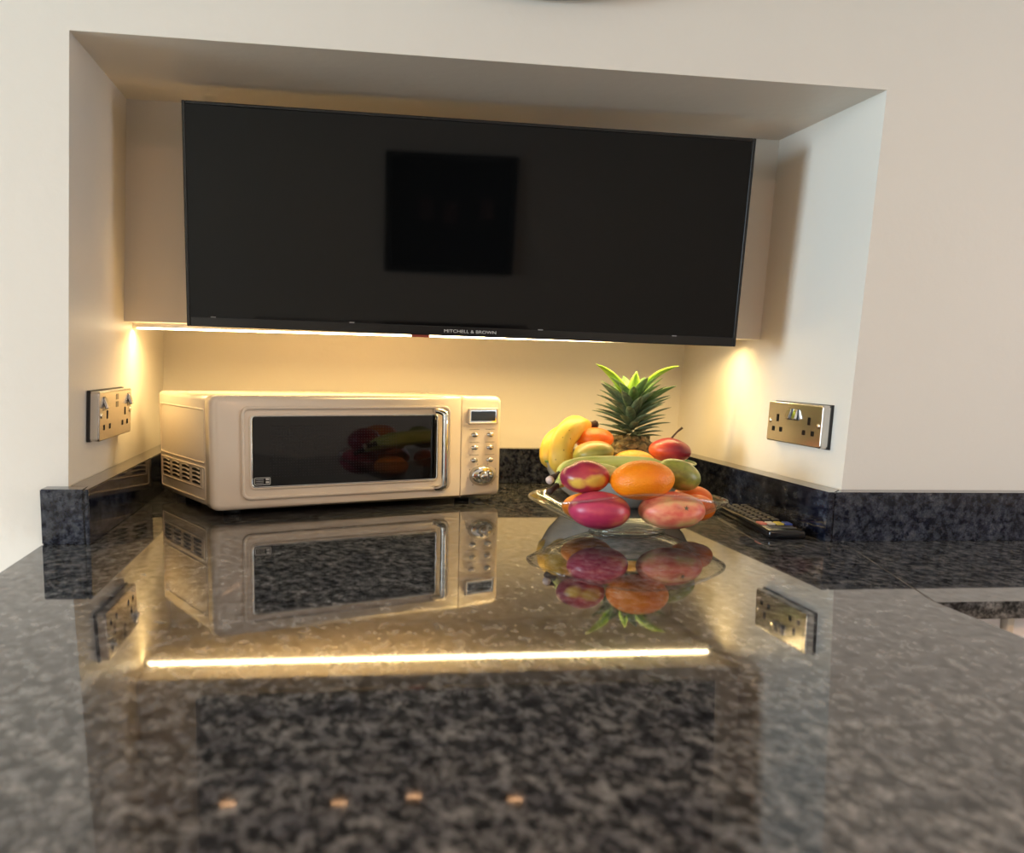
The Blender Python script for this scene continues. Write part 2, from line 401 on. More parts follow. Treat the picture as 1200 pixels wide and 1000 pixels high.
# handle
pts = []
for t in range(0, 91, 15): pts.append((.3625, .002 - .020 * sin(rad(t)), .1500 - .007 * (1 - cos(rad(t)))))
pts2 = [(x, y, .1755 - z + .002) for x, y, z in pts][::-1]
pl = [(.3565 + .008 * sin(rad(min(90, i * 15))), y, z) for i, (x, y, z) in enumerate(pts)]
pl2 = [(.3565 + .008 * sin(rad(min(90, (6 - i) * 15))), y, .0275 + (.1500 - z)) for i, (x, y, z) in reversed(list(enumerate(pts)))]
mid = [(.3645, -.018, .143 - (.143 - .0345) * i / 8) for i in range(1, 8)]
pl2 = [(.3565 + .008 * sin(rad(i * 15)), pts[i][1], .0275 + (.1500 - pts[i][2])) for i in range(6, -1, -1)]
full = pl + mid + pl2
tag(obj('handle', tube(full, [.0052 if 0 < i < len(full) - 1 else .006 for i in range(len(full))], 14, sq=.9), M_chrome, door, True), 'curved chrome handle')
# display
obj('display_frame', rframe(.4165, .4735, .1275, .1535, .003, -.003, .002, .003, 3), M_cream, panel, True)
obj('display_trim', rframe(.4195, .4705, .1305, .1505, .0022, -.0022, .002, .001, 2), M_chrome, panel)
bm = bmesh.new(); box(bm, .4217, .4683, -.0010, .001, .1327, .1483); tag(obj('display', bm, M_lcd, panel), 'blank dark display')
# buttons
bprof = [(0, .0040), (.0035, .0036), (.0060, .0020), (.0068, 0), (.0072, -.001)]
for z in (.1103, .0895, .0692):
    for x in (.4300, .4600):
        b = lathe([(r, h) for r, h in bprof][::-1] if False else bprof, 20, 1, .66)
        bmesh.ops.rotate(b, verts=b.verts, matrix=Matrix.Rotation(pi / 2, 3, 'X'))
        o = obj('button', b, M_chrome, panel, True, (x, -.0008, z))
        bmt = B(x - .009, x + .009, -.0004, .0006, z + .0085, z + .0092); obj('button_marking', bmt, M_printd, panel)
# knob
def disc(prof, m, name, parent, loc, sx=1, sz=.66, n=40):
    b = lathe(prof, n, sx, sz); bmesh.ops.rotate(b, verts=b.verts, matrix=Matrix.Rotation(pi / 2, 3, 'X'))
    return obj(name, b, m, parent, True, loc)
kn = disc([(0, .002), (.0245, .002), (.0255, .001), (.0258, 0)], M_dial, 'dial_ring', panel, (.4470, -.0002, .0445))
k1 = disc([(0, .004), (.018, .004), (.0205, .0028), (.0212, .0014)], M_chrome, 'dial', panel, (.4470, 0, .0445))
k2 = disc([(0, .0175), (.0080, .017), (.0105, .0155), (.0112, .013), (.0118, .005), (.0122, .003)], M_chrome, 'dial_grip', k1, (0, 0, 0), n=24)
obj('dial_pointer', B(-.0018, .0018, -.0192, -.012, -.009, .009, .0006), M_steel, k1)
bm = bmesh.new()
for t in range(-140, 141, 40): 
    x = .4470 + .0285 * sin(rad(t)); z = .0445 + .0195 * cos(rad(t)); box(bm, x - .0006, x + .0006, -.0004, .0006, z - .001, z + .001)
obj('dial_marks', bm, M_printd, panel)
# side embossing: ribs on the left flank (x = .004)
def yz_frame(y0, y1, z0, z1, wd, x0, x1, name, r=.006):
    b = rframe(y0, y1, z0, z1, wd, 0, abs(x1 - x0), r, 4)
    for v in b.verts: v.co = Vector((x0 + (v.co.y if x1 > x0 else -v.co.y), v.co.x, v.co.z))
    return obj(name, b, M_cream, body, True)
yz_frame(.040, .262, .073, .152, .0028, .0030, .0055, 'side_rib')
yz_frame(.040, .262, .0195, .0690, .0028, .0030, .0055, 'side_rib')
yz_frame(.052, .256, .036, .0672, .0022, .0030, .0055, 'vent_surround', .004)
M_slot = mat('vent_dark', (.012, .010, .008), .6)
for cidx in range(4):
    for ridx in range(4):
        y = .066 + cidx * .050 + .018; z = .0425 + ridx * .0063
        b = bmesh.new()
        n = 8; top = [(y - .018 + .036 * i / n, z + .0016 + .0018 * sin(pi * i / n)) for i in range(n + 1)]
        bot = [(y + .018 - .036 * i / n, z - .0012) for i in range(n + 1)]
        lp = top + bot
        A_ = [b.verts.new((.0034, p, q)) for p, q in lp]; Bq = [b.verts.new((.006, p, q)) for p, q in lp]
        b.faces.new(A_); b.faces.new(Bq[::-1])
        for i in range(len(lp)): j = (i + 1) % len(lp); b.faces.new((A_[i], A_[j], Bq[j], Bq[i]))
        o = obj('vent_slot', b, M_slot, body)
        if cidx == 0 and ridx == 0: tag(o, 'small dark vent slot')
        b = bmesh.new()
        up_ = [(y - .018 + .036 * i / n, z + .0016 + .0018 * sin(pi * i / n)) for i in range(n + 1)]
        v0 = [b.verts.new((.0046, p, q + .0013)) for p, q in up_]; v1 = [b.verts.new((.0018, p, q + .0002)) for p, q in up_]; v2 = [b.verts.new((.0046, p, q - .0008)) for p, q in up_]
        for i in range(n):
            b.faces.new((v0[i], v0[i + 1], v1[i + 1], v1[i])); b.faces.new((v1[i], v1[i + 1], v2[i + 1], v2[i])); b.faces.new((v2[i], v2[i + 1], v0[i + 1], v0[i]))
        obj('vent_louvre', b, M_cream, body, True)
for x in (.045, MW - .045):
    for y in (.05, MD - .04):
        disc_ = lathe([(0, 0), (.012, 0), (.0125, .002), (.012, ZF + .002), (0, ZF + .002)], 16); obj('foot', disc_, M_blackm, mw, True, (x, y, 0.0002))

# ------------------------------------------------------------------ sockets
M_hole = mat('socket_hole', (.006, .005, .005), .7, spec=.1)
def socket(name, label, origin, rot, Wd, Ht, kind):
    s = thing(name, label, 'socket', origin, rot)
    # local: x along the wall (image left->right), z up, -y out of the wall
    obj('gasket', B(-.001, Wd + .001, -.004, .0, -.001, Ht + .001), M_blackm, s)
    bm = bmesh.new(); rpanel(bm, 0, Wd, 0, Ht, -.0155, -.004, .004, 5, .0022)
    pl_ = tag(obj('face_plate', bm, M_steel, s), 'brushed metal plate')
    Q = lambda n, u, v, hw, hh, m, y0=-.0158, y1=-.012, r=.0006: obj(n, B(u * Wd - hw, u * Wd + hw, y0, y1, v * Ht - hh, v * Ht + hh, r, 1), m, pl_)
    if kind == 'R':
        for u in (.43, .545):
            Q('switch_surround', u, .72, .0088, .0088, M_black)
            o = obj('rocker_switch', B(-.0055, .0055, -.0035, .001, -.0075, .0075, .001), M_chrome, pl_, loc=(u * Wd, -.0165, .72 * Ht)); o.rotation_euler = (rad(-16), 0, 0)
        holes = [(.20, .60), (.13, .32), (.275, .32), (.78, .60), (.70, .32), (.855, .32)]; scr = (.055, .945)
    else:
        for u in (.13, .90):
            Q('switch_surround', u, .76, .0075, .0095, M_black)
            o = obj('rocker_switch', B(-.0050, .0050, -.0035, .001, -.0075, .0075, .001), M_chrome, pl_, loc=(u * Wd, -.0165, .76 * Ht)); o.rotation_euler = (rad(-20), 0, 0)
        for v in (.86, .70):
            Q('usb_port', .52, v, .008, .0042, M_black)
        holes = [(.22, .52), (.13, .27), (.30, .27), (.78, .52), (.70, .27), (.86, .27)]; scr = (.05, .95)
    for u, v in holes:
        Q('pin_hole', u, v, .0052 if v < .45 else .0045, .0038 if v < .45 else .0058, M_hole)
    for u in scr:
        b = lathe([(0, .0012), (.003, .001), (.0038, 0), (.0038, -.001)], 14); bmesh.ops.rotate(b, verts=b.verts, matrix=Matrix.Rotation(pi / 2, 3, 'X'))
        o = obj('screw', b, M_screw, pl_, True, (u * Wd, -.0158, .52 * Ht))
    return s
# right reveal: normal faces -x ; local x -> -world y, local -y -> -world x
sR = socket('double_socket', 'brushed metal double socket with two rocker switches on the right side of the alcove', (rx(.212, .118) - .0004, .212, .1175), (0, -.0238, -pi / 2 - .0115), .172, .060, 'R')
sL = socket('double_socket', 'brushed metal double socket with usb ports on the left side of the alcove', (lx(.082, .114) + .0008, .082, .114), (0, -.0474, pi / 2 - .0191), .198, .0635, 'L')
sR.rotation_euler = Matrix.Identity(3).to_euler()
def orient(o, xa, out):
    xa = Vector(xa).normalized(); out = Vector(out); out = (out - xa * out.dot(xa)).normalized(); z = xa.cross(-out)
    o.rotation_euler = Matrix((xa, -out, z)).transposed().to_euler()
orient(sR, (-SR * -1 * -1, -1, 0), (-1, 0, LR)); orient(sL, (SL, 1, 0), (1, 0, -LL))

# ------------------------------------------------------------------ remote control
rc = thing('remote_control', 'slim black television remote lying against the right upstand', 'remote', (.9355, .112, .0002), (0, 0, rad(-6)))
bm = bmesh.new(); box(bm, -.026, .026, -.128, .128, .0, .0125, .004, 3); obj('case', bm, M_black, rc, True)
for i in range(9):
    for j in range(3):
        obj('key', B(-.018 + j * .0135, -.009 + j * .0135, .108 - i * .0185, .119 - i * .0185, .012, .0142, .0008, 1), mat('key_grey', (.10, .095, .09), .4) if (i + j) == 0 else bpy.data.materials['key_grey'], rc)
for i, (nm, cc, lb) in enumerate((('red_key', (.75, .22, .18), 'red key'), ('white_key', (.85, .80, .72), 'white key'), ('yellow_key', (.80, .65, .12), 'yellow key'), ('blue_key', (.06, .10, .40), 'blue key'))):
    tag(obj('coloured_key', B(-.0235 + i * .012, -.0135 + i * .012, -.082, -.062, .012, .0145, .0008, 1), mat(nm, cc, .35), rc), lb)
for i in range(2):
    obj('long_key', B(-.018, .018, -.099 - i * .012, -.094 - i * .012, .012, .0135, .0008, 1), bpy.data.materials['key_grey'], rc)

# ------------------------------------------------------------------ fruit helpers
def blob(n=32, m=20, f=None):
    "unit sphere with polar axis z, f(dir)->radius factor"
    bm = bmesh.new(); rows = []
    for i in range(m + 1):
        ph = pi * i / m
        if i in (0, m): p = Vector((0, 0, cos(ph))); rows.append([bm.verts.new(p * (f(p) if f else 1))]); continue
        row = []
        for j in range(n):
            t = 2 * pi * j / n; p = Vector((sin(ph) * cos(t), sin(ph) * sin(t), cos(ph))); row.append(bm.verts.new(p * (f(p) if f else 1)))
        rows.append(row)
    for a, b in zip(rows, rows[1:]):
        for j in range(n):
            k2 = (j + 1) % n
            if len(a) == 1: bm.faces.new((a[0], b[j], b[k2]))
            elif len(b) == 1: bm.faces.new((a[j], b[0], a[k2]))
            else: bm.faces.new((a[j], b[j], b[k2], a[k2]))
    return bm
def skin(name, c1, c2, c3=None, scale=2.2, rough=.35, axis=None, lo=.35, hi=.65, speck=None, bumps=0):
    m = mat(name, c1, rough, spec=.45)
    N, L, b = nt(m)
    t = tex(m, 'Noise', scale, 'Generated', Detail=3.0)
    src = t.outputs[0]
    if axis:
        tc = N.new('ShaderNodeTexCoord'); vm = N.new('ShaderNodeVectorMath'); vm.operation = 'DOT_PRODUCT'
        sub = N.new('ShaderNodeVectorMath'); sub.operation = 'SUBTRACT'; sub.inputs[1].default_value = (.5, .5, .5)
        L.new(tc.outputs['Generated'], sub.inputs[0]); L.new(sub.outputs[0], vm.inputs[0]); vm.inputs[1].default_value = axis
        ad = N.new('ShaderNodeMath'); ad.operation = 'ADD'; L.new(vm.outputs['Value'], ad.inputs[0]); L.new(t.outputs[0], ad.inputs[1]); src = ad.outputs[0]
    st = [(lo, c1), (hi, c2)] if c3 is None else [(lo, c1), ((lo + hi) / 2, c2), (hi, c3)]
    colr = ramp(m, src, st)
    if speck:
        v = tex(m, 'Voronoi', speck[1], 'Generated'); sp = ramp(m, v.outputs['Distance'], [(.05, speck[0]), (.16, (1, 1, 1))])
        colr = mix(m, speck[2], colr, sp, 'MULTIPLY')
    setc(m, colr)
    if bumps:
        v = tex(m, 'Voronoi', 34, 'Generated'); bump(m, v.outputs['Distance'], bumps, .0012)
    return m
S_orange = skin('orange_peel', (.95, .23, .004), (.98, .30, .006), rough=.38, bumps=.45)
S_deep = skin('tangerine_peel', (.90, .15, .006), (.95, .22, .008), rough=.36, bumps=.4)
S_yor = skin('yellow_orange_peel', (.95, .40, .02), (.98, .52, .03), rough=.4, bumps=.4)
S_magenta = skin('mango_magenta', (.48, .035, .10), (.66, .09, .12), (.75, .32, .12), scale=2.5, axis=(.30, 0, .25), lo=.38, hi=.86, speck=((.9, .75, .6), 26, .35))
S_mgreen = skin('mango_green', (.20, .20, .04), (.33, .34, .06), (.45, .34, .10), scale=3, lo=.35, hi=.7, speck=((.75, .75, .6), 30, .5))
S_mblush = skin('mango_blush', (.28, .27, .045), (.42, .36, .07), (.62, .30, .10), scale=2.4, axis=(-.1, 0, .7), lo=.35, hi=.85, speck=((.7, .7, .5), 30, .4))
S_peach = skin('peach_pink', (.72, .12, .08), (.85, .30, .16), (.80, .50, .20), scale=3.2, lo=.32, hi=.68, speck=((.85, .8, .6), 34, .3), rough=.42)
S_nect = skin('plum_skin', (.28, .02, .055), (.50, .05, .06), (.85, .22, .04), scale=1.6, axis=(.55, -.2, 0), lo=.3, hi=.88, rough=.3)
def spots(m, lst, col):
    N, L, b = nt(m); tc = N.new('ShaderNodeTexCoord'); nz = tex(m, 'Noise', 3.5, 'Generated')
    cur = b.inputs['Base Color'].links[0].from_socket
    for c, r in lst:
        d = N.new('ShaderNodeVectorMath'); d.operation = 'DISTANCE'; L.new(tc.outputs['Generated'], d.inputs[0]); d.inputs[1].default_value = c
        a = N.new('ShaderNodeMath'); a.operation = 'MULTIPLY_ADD'; a.inputs[1].default_value = .25; L.new(nz.outputs[0], a.inputs[0]); L.new(d.outputs['Value'], a.inputs[2])
        f = ramp(m, a.outputs[0], [(r + .06, (1, 1, 1)), (r + .18, (0, 0, 0))]); cur = mix(m, f, cur, col)
    setc(m, cur)
spots(S_nect, [((.64, .05, .42), .20), ((.27, .14, .38), .14)], (.80, .50, .08))
S_pear = skin('red_pear_skin', (.26, .015, .03), (.45, .04, .04), (.80, .16, .04), scale=1.6, axis=(-.8, 0, -.15), lo=.35, hi=.95, rough=.36)
S_ban = skin('banana_skin', (.80, .50, .06), (.88, .62, .10), scale=3, speck=((.30, .17, .06), 9, .8), rough=.45)
S_bang = skin('unripe_banana_skin', (.52, .56, .12), (.72, .68, .24), scale=3, rough=.45)
S_patch = mat('yellow_patch', (.78, .46, .07), .35)
def fruit(name, label, cat, loc, r, m, f=None, rot=(0, 0, 0), group=None, part='flesh', sub=None):
    o = thing(name, label, cat, loc, rot, group)
    b = blob(f=f); 
    for v in b.verts: v.co = Vector((v.co.x * r[0], v.co.y * r[1], v.co.z * r[2]))
    obj('skin', b, m, o, True)
    return o
def dimple(p, d, depth=.12, wd=.35):
    d = Vector(d).normalized(); t = p.angle(d)
    return 1 - depth * math.exp(-(t / wd) ** 2)
def calyx(o, dirv, r, m, rad_=.004):
    d = Vector(dirv).normalized(); s = Vector((d.x * r[0], d.y * r[1], d.z * r[2])) * .90
    b = bmesh.new()
    for kq in range(5):
        t = 2 * pi * kq / 5; a_ = d.orthogonal().normalized(); b2 = d.cross(a_)
        u = a_ * cos(t) + b2 * sin(t); wv = a_ * -sin(t) + b2 * cos(t)
        q = [s + d * .0005 + wv * rad_ * .35, s + d * .0005 - wv * rad_ * .35, s + u * rad_ + d * .0022]
        q2 = [x_ + d * .0008 for x_ in q]
        A_ = [b.verts.new(x_) for x_ in q]; Bq = [b.verts.new(x_) for x_ in q2]
        b.faces.new(A_); b.faces.new(Bq[::-1])
        for i in range(3): j = (i + 1) % 3; b.faces.new((A_[i], A_[j], Bq[j], Bq[i]))
    return obj('calyx', b, m, o)
GF = 'fruit piled in the glass bowl'; GB = 'fruit piled in the white enamel bowl'
# ------------------------------------------------------------------ glass bowl
gb = thing('glass_bowl', 'wide clear glass fruit bowl with a wavy rim on the granite', 'bowl', (.7225, .066, .0006))
def dish(s, t, off=0):
    # s 0..1 centre to rim, t angle
    n = 2.35; a_, b_2 = .1365, .104
    rr = (abs(cos(t)) ** n + abs(sin(t)) ** n) ** (-1 / n)
    q = s
    x = a_ * rr * cos(t) * q; y = b_2 * rr * sin(t) * q
    zr = .0415 + .019 * (sin(t) ** 4) * (1 if sin(t) < 0 else .55)
    z = .004 + (zr - .004) * max(0, (q - .36) / .64) ** 1.35
    return Vector((x, y, z + off))
NS, NT = 18, 72
bm = bmesh.new(); th = .0032
lay = []
for off in (0, th):
    rows = []
    for i in range(NS + 1):
        s = i / NS
        if i == 0: rows.append([bm.verts.new(dish(0, 0, off))]); continue
        rows.append([bm.verts.new(dish(s * (1 if off == 0 else .985), 2 * pi * j / NT, off)) for j in range(NT)])
    for p, q in zip(rows, rows[1:]):
        for j in range(NT):
            j2 = (j + 1) % NT
            if len(p) == 1: bm.faces.new((p[0], q[j], q[j2]))
            else: bm.faces.new((p[j], p[j2], q[j2], q[j]))
    lay.append(rows[-1])
rim = [bm.verts.new(dish(1.006, 2 * pi * j / NT, th * .5 + .0004)) for j in range(NT)]
for j in range(NT):
    j2 = (j + 1) % NT; bm.faces.new((lay[0][j], lay[0][j2], rim[j2], rim[j])); bm.faces.new((rim[j], rim[j2], lay[1][j2], lay[1][j]))
obj('bowl', bm, M_glass, gb, True)
obj('rim_bead', tube([dish(1.0, 2 * pi * j / 72, .0022) for j in range(73)], .0021, 8), M_glass, gb, True)
obj('foot_ring', lathe([(.040, .0045), (.052, .0045), (.054, .002), (.052, 0), (.040, 0), (.038, .002), (.040, .0045)], 48, 1, .85), M_glass, gb, True)
# ------------------------------------------------------------------ enamel bowl
eb = thing('enamel_bowl', 'white enamel bowl with a green rim behind the glass bowl', 'bowl', (.785, .335, .0004))
obj('bowl', lathe([(0, .004), (.055, .0035), (.062, 0), (.066, .0035), (.092, .022), (.112, .045), (.1245, .0685), (.1255, .0695), (.1235, .069), (.109, .046), (.089, .025), (.062, .009), (0, .008)], 56), M_white, eb, True)
obj('rim', lathe([(.1235, .0688), (.1265, .0690), (.1272, .0710), (.1255, .0722), (.1232, .0712), (.1235, .0688)], 56), M_green, eb, True)
# ------------------------------------------------------------------ front bowl fruit
f_or = lambda p: dimple(p, (0.2, -1, -.25), .05, .12) * (1 - .02 * abs(p.z))
o = fruit('orange', 'large bright orange on top at the front of the glass bowl', 'orange', (.722, .004, .0772), (.0432, .036, .0268), S_orange, f_or, (0, rad(-3), 0), GF)
o = fruit('orange', 'orange half hidden behind the magenta mango in the glass bowl', 'orange', (.668, .075, .0315), (.036, .030, .0200), S_orange, f_or, (0, 0, 0), GF)
r_ = (.030, .026, .0200)
o = fruit('tangerine', 'small orange tangerine at the right edge of the glass bowl, behind the peach', 'tangerine', (.823, .088, .0405), r_, S_deep, f_or, (0, 0, 0), GF)
o = fruit('tangerine', 'small orange tangerine in front at the right edge of the glass bowl', 'tangerine', (.815, .046, .0345), (.0265, .022, .0185), S_deep, f_or, (0, rad(8), 0), GF)
f_m = lambda p: (1 + .05 * p.x * p.z - .05 * max(0, p.x) ** 2) * dimple(p, (-1, 0, .3), .04, .3)
o = fruit('mango', 'magenta pink mango low at the front left of the glass bowl', 'mango', (.6655, .002, .0370), (.0425, .034, .0248), S_magenta, f_m, (0, rad(6), 0), GF)
o = fruit('mango', 'green mango at the top right of the glass bowl', 'mango', (.790, .056, .0790), (.0335, .028, .0205), S_mgreen, f_m, (0, rad(22), 0), GF)
r_ = (.0450, .036, .0248); dv = (.18, -1, .32)
o = fruit('peach', 'pink and yellow peach low at the front right of the glass bowl', 'peach', (.7635, -.003, .0378), r_, S_peach, lambda p: dimple(p, dv, .26, .26) * (1 - .03 * p.x), (0, 0, 0), GF)
calyx(o, dv, r_, mat('dry_calyx', (.16, .14, .07), .7), .0036)
def crease(p): 
    t = abs(p.x * .5 + p.z * 0 - .0 + .12 * p.z + .2)
    return 1 - (.11 * math.exp(-(t / .14) ** 2) * max(0, p.z + .1)) 
o = fruit('nectarine', 'dark red and yellow nectarine on the left of the pile in the glass bowl', 'nectarine', (.6495, .026, .0785), (.0335, .030, .0222), S_nect, crease, (0, 0, 0), GF)
def banana(name, label, pts, r, m, group, tip=None, stem=None):
    # smooth the points with a Catmull-Rom spline
    P = [Vector(p) for p in pts]; out = []
    Q = [P[0] * 2 - P[1]] + P + [P[-1] * 2 - P[-2]]
    for i in range(1, len(Q) - 2):
        for s in range(6):
            t = s / 6; a_, b_, c_, d_ = Q[i - 1], Q[i], Q[i + 1], Q[i + 2]
            out.append(.5 * ((2 * b_) + (-a_ + c_) * t + (2 * a_ - 5 * b_ + 4 * c_ - d_) * t * t + (-a_ + 3 * b_ - 3 * c_ + d_) * t ** 3))
    out.append(P[-1]); n = len(out)
    base = Vector(sum(out, Vector()) / n)
    base.z = min(p.z for p in out) - r
    o = thing(name, label, 'banana', base, group=group)
    rd = []
    for i in range(n):
        u = i / (n - 1); e = min(1, (u / .22) ** .8 if u < .22 else 1) * min(1, ((1 - u) / .16) ** .6 if u > .84 else 1)
        rd.append(r * (.34 + .66 * e))
    b = tube([p - base for p in out], rd, 20)
    for i, v in enumerate(b.verts):
        kk = (i % 20) * 2 * pi / 20; c2 = out[i // 20] - base
        v.co = c2 + (v.co - c2) * (1 + .055 * cos(5 * kk))
    obj('peel', b, m, o, True)
    d0 = (out[0] - out[2]).normalized()
    obj('stalk', tube([out[0] - base - d0 * .002, out[0] - base + d0 * .010, out[0] - base + d0 * .020], [r * .36, r * .30, r * .38], 8), tip or M_tipd, o, True)
    d1 = (out[-1] - out[-3]).normalized()
    obj('blossom_end', tube([out[-1] - base - d1 * .001, out[-1] - base + d1 * .004], [r * .34, r * .2], 8), M_tipd, o, True)
    return o
bg = banana('banana', 'pale green banana lying across the glass bowl behind the nectarine and large orange', [(.6255, .075, .0765), (.642, .090, .0815), (.670, .106, .0850), (.715, .112, .0860), (.758, .106, .0850), (.795, .098, .0790)], .0135, S_bang, GF)
_st = Vector((.6255, .075, .0765)) - bg.location
tag(obj('cut_end', tube([_st + Vector((-.0135, -.0125, -.0055)), _st + Vector((-.0175, -.0160, -.0070))], .0055, 10), M_sticker, bg, True), 'pale cut end of the stalk')
banana('banana', 'second pale green banana dipping between the nectarine and the large orange', [(.618, .052, .064), (.642, .072, .0765), (.672, .076, .0810), (.697, .066, .078), (.722, .058, .064)], .0120, S_bang, GF)
# ------------------------------------------------------------------ back bowl fruit
banana('banana', 'ripe yellow banana standing curved at the left of the enamel bowl', [(.735, .345, .128), (.713, .325, .1265), (.692, .305, .119), (.678, .292, .100), (.676, .285, .076), (.690, .285, .052)], .0195, S_ban, GB, M_tipd)
banana('banana', 'second yellow banana at the left edge of the enamel bowl, mostly hidden', [(.728, .388, .113), (.700, .368, .110), (.676, .346, .099), (.669, .336, .080), (.678, .332, .060)], .0165, S_ban, GB, M_tipd)
o = fruit('orange', 'deep orange fruit beside the bananas, high in the enamel bowl', 'orange', (.737, .315, .1085), (.0325, .030, .0185), S_deep, f_or, (0, 0, 0), GB)
o = fruit('mango', 'green and blush mango at the front of the enamel bowl', 'mango', (.7235, .262, .0900), (.0335, .030, .0188), S_mblush, f_m, (0, rad(-5), 0), GB)
o = fruit('orange', 'yellow orange in the middle front of the enamel bowl', 'orange', (.7855, .252, .0760), (.0355, .030, .0205), S_yor, f_or, (0, 0, 0), GB)
rp = (.0345, .030, .0190)
o = fruit('pear', 'dark red pear with a long stalk at the right of the enamel bowl', 'pear', (.8555, .285, .0930), rp, S_pear, lambda p: 1 + .10 * max(0, p.z) * max(0, 1 - abs(p.x + .05) * 1.6), (0, rad(4), 0), GB)
obj('stalk', tube([(-.001, 0, .0175), (.003, 0, .024), (.008, -.001, .031), (.0155, -.002, .0385)], [.0022, .0016, .0015, .0022], 8), M_stem, o, True)

# ------------------------------------------------------------------ pineapple
pa = thing('pineapple', 'pineapple with a spiky green crown standing in the enamel bowl', 'pineapple', (.817, .372, .010))
M_rind = skin('pineapple_rind', (.03, .025, .012), (.12, .09, .035), (.28, .22, .09), scale=9, rough=.6)
M_eye = skin('pineapple_eye', (.06, .055, .025), (.34, .27, .13), (.10, .09, .04), scale=5, rough=.55)
def pr_(z):   # body radius with height 0..0.105
    u = z / .104; return .047 * (max(0, 1 - (abs(u - .42) / .60) ** 2.6)) ** .5 if u < 1.02 else .0
obj('rind', lathe([(0, 0)] + [(max(.012, pr_(z)), z) for z in [.004 + .0967 * i / 14 for i in range(15)]] + [(0, .1015)], 36), M_rind, pa, True)
bm = bmesh.new()
nr = 9
for i in range(nr):
    z = .008 + i * .0110
    for j in range(12):
        t = 2 * pi * (j + .5 * (i % 2)) / 12; r0 = max(pr_(z), .016) - .0008
        c_ = Vector((r0 * cos(t), r0 * sin(t), z)); nrm = Vector((cos(t), sin(t), (z - .045) * 8)).normalized()
        a_ = Vector((-sin(t), cos(t), 0)); b2 = nrm.cross(a_); ww = r0 * .27
        ring = [bm.verts.new(c_ + a_ * ww * cos(q) + b2 * .0068 * sin(q)) for q in [pi * kq / 3 for kq in range(6)]]
        r2 = [bm.verts.new(c_ + nrm * .0028 + a_ * ww * .55 * cos(q) + b2 * .0040 * sin(q)) for q in [pi * kq / 3 for kq in range(6)]]
        top = bm.verts.new(c_ + nrm * .0045 + Vector((0, 0, .003)))
        for q in range(6):
            q2 = (q + 1) % 6; bm.faces.new((ring[q], ring[q2], r2[q2], r2[q])); bm.faces.new((r2[q], r2[q2], top))
        bm.faces.new(ring[::-1])
o = obj('rind_eyes', bm, M_eye, pa); o['kind'] = 'stuff'
def leafmat(name, a_, b_2, c_):
    m = mat(name, a_, .42, spec=.4)
    t = tex(m, 'Noise', 4, 'Generated', stretch=(1, 1, 1), Detail=4.0)
    setc(m, ramp(m, t.outputs[0], [(.3, a_), (.55, b_2), (.75, c_)])); return m
L_dark = leafmat('crown_leaf_grey_green', (.06, .10, .065), (.12, .19, .12), (.22, .31, .20))
L_mid = leafmat('crown_leaf_green', (.065, .13, .05), (.12, .22, .08), (.20, .32, .14))
L_bright = leafmat('crown_leaf_bright', (.20, .36, .03), (.30, .48, .05), (.42, .58, .10))
def leaf(az, z0, L_, wd, e0, e1, m, r0=.006, twist=0, label=None):
    "blade starting at height z0, leaving at elevation e0 and ending at e1 (degrees)"
    n = 9; b = bmesh.new(); p = Vector((r0 * cos(az), r0 * sin(az), z0)); out = Vector((cos(az), sin(az), 0)); side = Vector((-sin(az), cos(az), 0))
    rows = []
    for i in range(n + 1):
        u = i / n; e = rad(e0 + (e1 - e0) * u ** 1.1); d = out * cos(e) + Vector((0, 0, 1)) * sin(e); nr_ = out * -sin(e) + Vector((0, 0, 1)) * cos(e)
        side_, nq = side, nr_
        sd = side * cos(rad(twist)) + nr_ * sin(rad(twist)); nr_ = nr_ * cos(rad(twist)) - side * sin(rad(twist))
        wv = wd * (.75 + .5 * u) * (1 - u ** 2.2) + .0002 if u < .98 else .0002
        cup = wv * .45; th_ = .0006 * (1 - u) + .0003
        row = [p + sd * -wv + nr_ * cup, p + sd * -wv * .5 + nr_ * cup * .25, p.copy(), p + sd * wv * .5 + nr_ * cup * .25, p + sd * wv + nr_ * cup]
        rows.append([b.verts.new(q) for q in row] + [b.verts.new(q - nr_ * th_) for q in reversed(row)])
        p = p + d * (L_ / n)
    for A_, Bq in zip(rows, rows[1:]):
        for kq in range(10): k2 = (kq + 1) % 10; b.faces.new((A_[kq], A_[k2], Bq[k2], Bq[kq]))
    b.faces.new(rows[0]); b.faces.new(rows[-1][::-1])
    o = obj('leaf', b, m, pa, True)
    if label: tag(o, label)
    return o
zb0 = .098; rnd = random.Random(3); ga = 2.39996
nl = 62
for i in range(nl):
    u = i / nl
    z0 = zb0 + u * .062
    az = i * ga + rnd.uniform(-.15, .15)
    Ln = .038 + .026 * min(1, u * 2.2) - .016 * max(0, u - .6) + rnd.uniform(-.005, .005)
    wd = .0072 + .0042 * u
    leaf(az, z0, Ln, wd, 12 + 45 * u, -4 + 42 * u + rnd.uniform(-6, 6), L_dark if u < .75 else L_mid, r0=.013 * (1 - u * .6))
ztp = zb0 + .062
L1 = 'long bright green leaf'
leaf(rad(188), ztp - .006, .092, .0090, 60, 24, L_bright, .005, 50, label=L1)
leaf(rad(-8), ztp - .006, .098, .0090, 66, 10, L_bright, .005, -50, label=L1)
leaf(rad(-84), ztp - .012, .060, .0150, 88, 84, L_bright, .006, label='upright bright green centre leaf')
leaf(rad(60), ztp - .006, .046, .008, 78, 62, L_mid, .004)
leaf(rad(130), ztp - .006, .046, .008, 74, 50, L_mid, .004)
leaf(rad(-14), ztp - .020, .080, .0085, 44, 22, L_mid, .006, -45)
leaf(rad(194), ztp - .018, .072, .0080, 45, 30, L_dark, .006, 45)
leaf(rad(-55), ztp - .022, .046, .0110, 72, 60, L_dark, .006)
